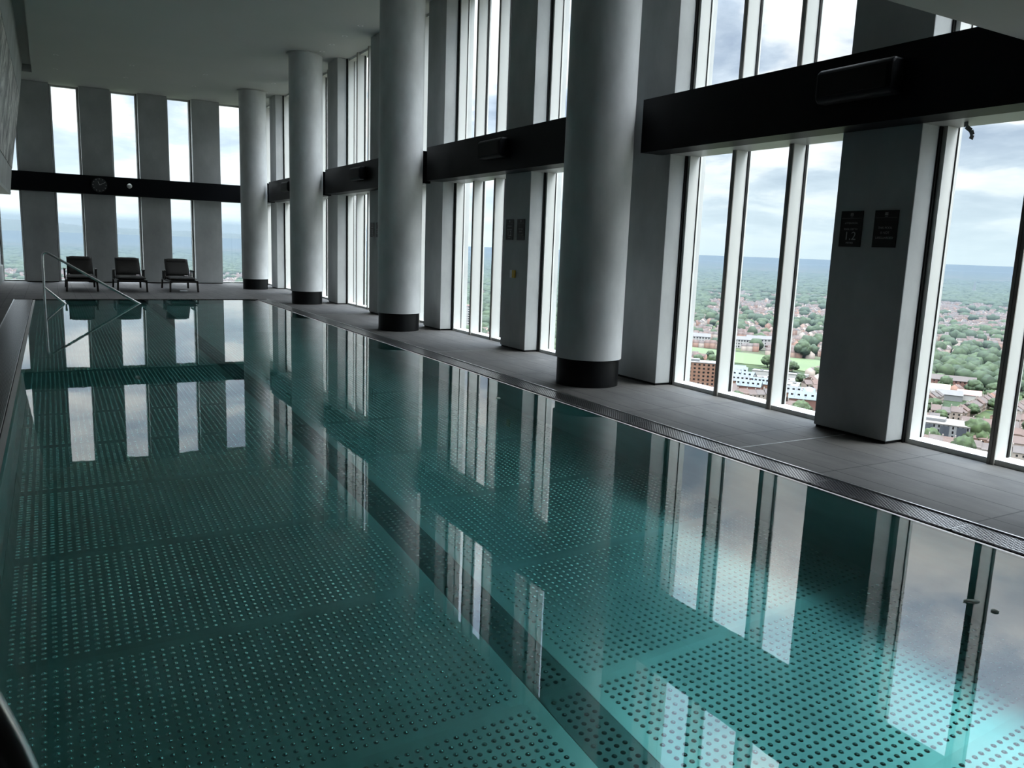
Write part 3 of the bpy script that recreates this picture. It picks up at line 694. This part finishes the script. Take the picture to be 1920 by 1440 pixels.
for i, (cx, cy_, w, d, h, k, l) in enumerate(WH):
    t = building('warehouse', l, 'warehouse', (cx, cy_), w, d, h, 222 + (i * 7) % 22, 1 if k != 1 else 0, 5, whitew if k == 1 else (brick, redbrick)[i % 2], (blueroof, whiteroof, greyblue)[k], (1.6, 1.2), 'flat' if k == 1 else 'gable', 'warehouses in the yard', sides=False, wz=2.2)
    if k != 1:
        for q in range(3):
            x = -w / 2 + w * (q + .5) / 3; m = MB(); m.bar((x, -d * .42, h + d * .32 * .16 + .08), (x, -d * .08, h + d * .32 * .84 + .08), 1.1, .1, (1, 0, 0)); m.build('skylight', whiteroof, t)
    else:
        for q in range(3):
            x = -w / 2 + w * (q + .5) / 3; MB().box(x - 1.2, x + 1.2, -d * .2, d * .2, h + .5, h + 1.3).build('roof_unit', greyroof, t)
t = tag(empty('storage_tank', (462, 378, G)), 'blue storage tank on the white roofs of the yard', 'tank'); MB().lathe([(4, 0), (4, 11), (.01, 12.2)], n=24).build('shell', pbr('blue_tank_paint', (.08, .14, .25), .5), t)
KEEP.append((462, 378, 5))
t = tag(empty('church_spire', (2737, 1602, G)), 'thin pale church spire rising from the far trees', 'spire'); MB().box(-5, 5, -5, 5, 0, 16).build('tower', whitew, t); MB().lathe([(5.5, 16), (.05, 52)], n=8, smooth=False).build('spire', greyw, t)

def ico(n=1):
    bm = bmesh.new(); bmesh.ops.create_icosphere(bm, subdivisions=n, radius=1); v = np.array([x.co[:] for x in bm.verts]); f = np.array([[q.index for q in p.verts] for p in bm.faces]); bm.free(); return v, f
I1, F1 = ico(1); I2, F2 = ico(2); I3, F3 = ico(3)
def tree_mesh(seed):
    r = np.random.default_rng(seed); m = MB()
    for k in range(7):
        a = k * 2.4; rad = 0 if k == 0 else .55 + .2 * r.random(); c = np.array([rad * math.cos(a), rad * math.sin(a), .95 + (.4 if k == 0 else .5 * (r.random() - .5))]) * [3.6, 3.6, 5]
        sc = np.array([1, 1, .85]) * (4.3 if k == 0 else 2.5 + 1.1 * r.random()); ph = r.random(3) * 6
        n = 1 + .16 * np.sin(I3 @ np.array([7, 3, 5]) + ph[0]) * np.sin(I3 @ np.array([-4, 8, 3]) + ph[1]) + .10 * np.sin(I3 @ np.array([13, -9, 11]) + ph[2])
        m.add(c + I3 * n[:, None] * sc, F3.tolist(), 0, True)
    m.tube([(0, 0, 0), (0, 0, 4)], .4, 8, 1); return m.mesh('tree', [TREE, M['wicker']])
TM = [tree_mesh(i) for i in range(4)]
HM = []
for w, d, h in ((6, 9, 5.2), (7, 9, 5.6), (6, 10, 5.4)):
    m = MB(); m.box(-w / 2, w / 2, -d / 2, d / 2, 0, h, 0); m.prism([(-d / 2 - .3, h), (d / 2 + .3, h), (0, h + 3)], 'x', -w / 2, w / 2, 1); m.box(-w / 2 - .3, -w / 2 + .3, -.5, .5, h + 2, h + 4, 0)
    for s in (-1, 1):
        for x in (-1.5, 1.5):
            for z in (1, 3.4): m.box(x - .5, x + .5, s * d / 2 - .05, s * d / 2 + .05, z, z + 1.2, 2)
    HM.append(m.mesh('terraced_house', [WALL, ROOF, winm]))

# candidate trees and houses over the visible wedge
def zone(x, y):
    d = math.hypot(x, y); az = math.degrees(math.atan2(x, y))
    if d > 2300: return .93 if d < 3700 else .8
    if 34 < az < 43.5 and d > 1330: return .95
    if az > 55.5 and 720 < d < 1080: return .88 if d < 1000 else .5
    if az < 12: return .22 if d < 2300 else .8
    if 18 < az < 36: return .8
    return .14 + .5 * max(0, nz(x, y, 130, 1) - .62) * 2.5
trees, houses = [], []
d = 400.0
while d < 5600:
    sp_ = 13 if d < 1100 else 13 * (d / 1100) ** .85
    a = math.radians(-5)
    while a < math.radians(67):
        dd = d + (random.random() - .5) * sp_; x, y = dd * math.sin(a), dd * math.cos(a)
        z = zone(x, y)
        if random.random() < z * .8 and clear(x, y, 5): trees.append((x, y, dd, sp_))
        a += sp_ / d * (.75 + .5 * random.random())
    d += sp_ * .9
# rows of terraces
cell = 150
for ix in range(-3, 26):
    for iy in range(1, 26):
        cx, cy_ = ix * cell, iy * cell; dd = math.hypot(cx, cy_); az = math.degrees(math.atan2(cx, cy_))
        if dd < 520 or dd > 2600 or az < -7 or az > 68: continue
        ang = -math.radians(45 + random.choice((-62, -18, -10, 6, 14, 70)))
        ca, sa = math.cos(ang), math.sin(ang); rowsp = 27
        for r in range(-2, 3):
            u = -cell / 2
            while u < cell / 2:
                if random.random() < .07: u += 9; continue
                lx, ly = u, r * rowsp + (0 if r % 2 else 3); x, y = cx + lx * ca - ly * sa, cy_ + lx * sa + ly * ca
                if random.random() > zone(x, y) * 1.05 and clear(x, y, 4): houses.append((x, y, math.hypot(x, y), ang))
                u += 6.1
hs = set((int(h[0] // 9), int(h[1] // 9)) for h in houses)
trees = [t_ for t_ in trees if t_[2] > 2300 or (int(t_[0] // 9), int(t_[1] // 9)) not in hs]
extra = [(575, 520, 'round lone tree at the near edge of the playing field', 1.15), (563, 583, 'small bushy tree on the left part of the playing field', .8), (668, 560, 'large dark tree beyond the right end of the playing field', 1.7), (452, 252, 'big leafy tree right beside the pale grey flat roofed block', 1.5), (425, 262, 'low leafy tree in front of the pale grey flat roofed block', 1.0)]
def where(x, y):
    az = math.degrees(math.atan2(x, y)); d_ = math.hypot(x, y)
    if az > 55: return ('near' if d_ < 620 else 'farther') + ' %s seen through the window right of the wide signed pier'
    if az > 35: return ('near' if d_ < 800 else 'farther') + ' %s seen between the nearest column and the wide signed pier'
    if az > 27: return '%s seen left of the pier with the yellow switch'
    return '%s seen through the far windows'
def put(me, x, y, rz, s, label, cat, name, group=None):
    o = link(name, me); o.location = (x, y, G); o.rotation_euler = (0, 0, rz); o.scale = (s[0], s[1], s[2]); return tag(o, label, cat, group)
for i, (x, y, l, s) in enumerate(extra): put(TM[i % 4], x, y, i * 1.1, (s, s, s), l, 'tree', 'tree'); KEEP.append((x, y, 4))
tv = sorted([t_ for t_ in trees if shows(t_[0], t_[1])], key=lambda q: q[2])[:210]; tset = set(tv)
for i, (x, y, dd, sp_) in enumerate(tv):
    s = .75 + .5 * random.random(); w_ = where(x, y) % 'leafy tree'
    put(TM[i % 4], x, y, random.random() * 6, (s, s, s * (.8 + .35 * random.random())), 'green ' + w_ if w_.startswith('leafy') else w_.replace('leafy', 'green leafy'), 'tree', 'tree', 'trees: ' + w_)
hv = sorted([h for h in houses if shows(h[0], h[1])], key=lambda q: q[2])[:210]; hset = set(hv)
for i, (x, y, dd, an) in enumerate(hv):
    w_ = where(x, y) % 'terraced house'
    put(HM[i % 3], x, y, an, (1, 1, .92 + .16 * random.random()), 'small ' + w_ if w_.startswith('terr') else w_.replace('terraced', 'small terraced'), 'house', 'terraced_house', 'houses: ' + w_)
def mass(name, base, faces, items, mats, fmat, label, cat):
    nb = len(base); P = np.array(items)        # x, y, rot, sx, sy, sz
    c, s = np.cos(P[:, 2])[:, None], np.sin(P[:, 2])[:, None]; bx, by, bz = base[:, 0][None] * P[:, 3:4], base[:, 1][None] * P[:, 4:5], base[:, 2][None] * P[:, 5:6]
    V = np.stack([P[:, :1] + bx * c - by * s, P[:, 1:2] + bx * s + by * c, G + bz], -1).reshape(-1, 3)
    sz = np.array([len(f) for f in faces]); lo = np.concatenate([np.array(f) for f in faces])
    LV = (lo[None] + (np.arange(len(P)) * nb)[:, None]).reshape(-1); SZ = np.tile(sz, len(P))
    me = bpy.data.meshes.new(name); me.vertices.add(len(V)); me.vertices.foreach_set('co', V.astype(np.float32).ravel()); me.loops.add(len(LV)); me.loops.foreach_set('vertex_index', LV.astype(np.int32))
    me.polygons.add(len(SZ)); me.polygons.foreach_set('loop_start', np.concatenate([[0], np.cumsum(SZ)[:-1]]).astype(np.int32))
    for m in mats: me.materials.append(m)
    me.polygons.foreach_set('material_index', np.tile(fmat, len(P)).astype(np.int32))
    if name == 'tree_cover': me.polygons.foreach_set('use_smooth', np.ones(len(SZ), bool))
    me.update(); return tag(link(name, me), label, cat, kind='stuff')
tb = I2 * (1 + .18 * np.sin(I2 @ np.array([5, 4, 3]))[:, None]); tb = tb * [1, 1, .8] + [0, 0, .75]
mass('tree_cover', tb, F2.tolist(), [(x, y, random.random() * 6, q, q * (.8 + .4 * random.random()), min(q, 8) * (.8 + .5 * random.random())) for (x, y, dd, sp_) in trees if (x, y, dd, sp_) not in tset for q in [sp_ * (.42 + .22 * random.random())]], [TREE], [0] * len(F2), 'green tree cover spreading over the city to the horizon', 'trees')
hb = np.array([(-3, -4.5, 0), (3, -4.5, 0), (3, 4.5, 0), (-3, 4.5, 0), (-3, -4.5, 5.3), (3, -4.5, 5.3), (3, 4.5, 5.3), (-3, 4.5, 5.3), (-3, 0, 8.4), (3, 0, 8.4)], float)
mass('terraced_housing', hb, [(0, 1, 5, 4), (2, 3, 7, 6), (1, 2, 6, 9, 5), (3, 0, 4, 8, 7), (4, 5, 9, 8), (6, 7, 8, 9)], [(x, y, an, 1, 1, .9 + .2 * random.random()) for (x, y, dd, an) in houses if (x, y, dd, an) not in hset], [WALL, ROOF], [0, 0, 0, 0, 1, 1], 'rows of pink and brick terraced housing among the trees', 'housing')

# low summer haze lying over the city
hz = MB()
def sector(R0, R1, z0, z1, d0, d1, n):
    vs_ = []
    for i in range(n + 1):
        a = math.radians(d0 + (d1 - d0) * i / n)
        for r in (R0, R1):
            for z in (z0, z1): vs_.append((r * math.sin(a), r * math.cos(a), z))
    f_ = []
    for i in range(n):
        q = i * 4; f_ += [(q, q + 4, q + 5, q + 1), (q + 2, q + 3, q + 7, q + 6), (q, q + 2, q + 6, q + 4), (q + 1, q + 5, q + 7, q + 3)]
    f_ += [(0, 1, 3, 2), (n * 4, n * 4 + 2, n * 4 + 3, n * 4 + 1)]
    hz.add(vs_, f_)
sector(480, 13000, G + 36, -4, -12, 74, 24)
sector(4600, 7500, -3, 105, -9, 23, 10)
m, nt, N = mat('thin_blue_haze'); HC = (.098, .127, .152, 1)
vsn = N('ShaderNodeVolumeScatter', i_Density=1 / HAZE, i_Anisotropy=.0); vsn.inputs[0].default_value = HC
van = N('ShaderNodeVolumeAbsorption', i_Density=1 / HAZE); van.inputs[0].default_value = HC; avn = N('ShaderNodeAddShader')
out = N('ShaderNodeOutputMaterial'); nt.links.new(vsn.outputs[0], avn.inputs[0]); nt.links.new(van.outputs[0], avn.inputs[1]); nt.links.new(avn.outputs[0], out.inputs[1])
tag(hz.build('haze', m), 'thin blue haze hanging over the distant city', 'haze', kind='stuff')

# ------------------------------------------------------------------ sky
def world():
    w = bpy.data.worlds.new('sky'); S.world = w; w.use_nodes = True; nt = w.node_tree
    for n in list(nt.nodes): nt.nodes.remove(n)
    N = lambda t, **k: node(nt, t, **k); L = nt.links.new
    tc = N('ShaderNodeTexCoord'); sx = N('ShaderNodeSeparateXYZ'); L(tc.outputs['Generated'], sx.inputs[0])
    ad = N('ShaderNodeMath', operation='ADD'); ad.inputs[1].default_value = .16; mxz = N('ShaderNodeMath', operation='MAXIMUM'); mxz.inputs[1].default_value = 0.0
    L(sx.outputs[2], mxz.inputs[0]); L(mxz.outputs[0], ad.inputs[0])
    cm = N('ShaderNodeCombineXYZ')
    for i in (0, 1):
        d = N('ShaderNodeMath', operation='DIVIDE'); L(sx.outputs[i], d.inputs[0]); L(ad.outputs[0], d.inputs[1]); L(d.outputs[0], cm.inputs[i])
    n1 = N('ShaderNodeTexNoise', i_Scale=1.35, i_Detail=9, i_Roughness=.55, i_Distortion=.3); L(cm.outputs[0], n1.inputs['Vector'])
    n2 = N('ShaderNodeTexNoise', i_Scale=4.2, i_Detail=8, i_Roughness=.6); L(cm.outputs[0], n2.inputs['Vector'])
    c1 = ramp(nt, [(.38, (.40, .48, .60)), (.46, (.56, .64, .74)), (.51, (.82, .85, .88)), (.57, (1.0, .995, .98))], n1.outputs[0])
    c2 = ramp(nt, [(.35, (.82, .84, .88)), (.62, (1.06, 1.05, 1.04))], n2.outputs[0])
    mu = N('ShaderNodeMix', data_type='RGBA', blend_type='MULTIPLY'); mu.inputs[0].default_value = 1; L(c1, mu.inputs[6]); L(c2, mu.inputs[7])
    # calm pale band at the horizon
    hz = N('ShaderNodeMapRange'); hz.inputs[1].default_value = .0; hz.inputs[2].default_value = .16; L(sx.outputs[2], hz.inputs[0])
    mh = N('ShaderNodeMix', data_type='RGBA'); mh.inputs[6].default_value = (.62, .74, .80, 1); L(hz.outputs[0], mh.inputs[0]); L(mu.outputs[2], mh.inputs[7])
    # overcast sky: brighter towards the zenith
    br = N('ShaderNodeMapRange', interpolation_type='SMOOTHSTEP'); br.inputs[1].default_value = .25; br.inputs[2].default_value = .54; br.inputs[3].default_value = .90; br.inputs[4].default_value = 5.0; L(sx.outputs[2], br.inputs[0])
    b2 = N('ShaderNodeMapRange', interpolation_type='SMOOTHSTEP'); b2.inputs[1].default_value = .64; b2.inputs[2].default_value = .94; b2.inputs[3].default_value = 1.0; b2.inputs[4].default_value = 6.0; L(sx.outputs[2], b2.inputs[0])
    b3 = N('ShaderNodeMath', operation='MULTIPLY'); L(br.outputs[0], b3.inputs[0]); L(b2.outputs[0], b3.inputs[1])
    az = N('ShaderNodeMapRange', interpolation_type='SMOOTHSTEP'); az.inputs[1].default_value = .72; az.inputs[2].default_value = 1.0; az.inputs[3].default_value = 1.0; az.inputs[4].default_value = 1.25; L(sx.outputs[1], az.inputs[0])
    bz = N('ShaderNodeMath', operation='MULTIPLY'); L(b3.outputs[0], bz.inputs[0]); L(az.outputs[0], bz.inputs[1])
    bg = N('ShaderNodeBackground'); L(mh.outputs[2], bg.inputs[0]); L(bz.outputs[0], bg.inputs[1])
    out = N('ShaderNodeOutputWorld'); L(bg.outputs[0], out.inputs[0])
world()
sun = bpy.data.lights.new('sun', 'SUN'); sun.energy = 2.0; sun.angle = math.radians(18); sun.color = (1, .96, .9)
so = bpy.data.objects.new('sun', sun); COL.objects.link(so); so.rotation_euler = (math.radians(48), 0, math.radians(-55))

vs = S.view_settings; vs.view_transform = 'Standard'; vs.look = 'None'; vs.exposure = .55; vs.gamma = 1; vs.use_curve_mapping = False
S.cycles.use_denoising = True
S.cycles.max_bounces = 10; S.cycles.diffuse_bounces = 4; S.cycles.glossy_bounces = 5; S.cycles.transmission_bounces = 6; S.cycles.transparent_max_bounces = 12
S.cycles.sample_clamp_indirect = 6
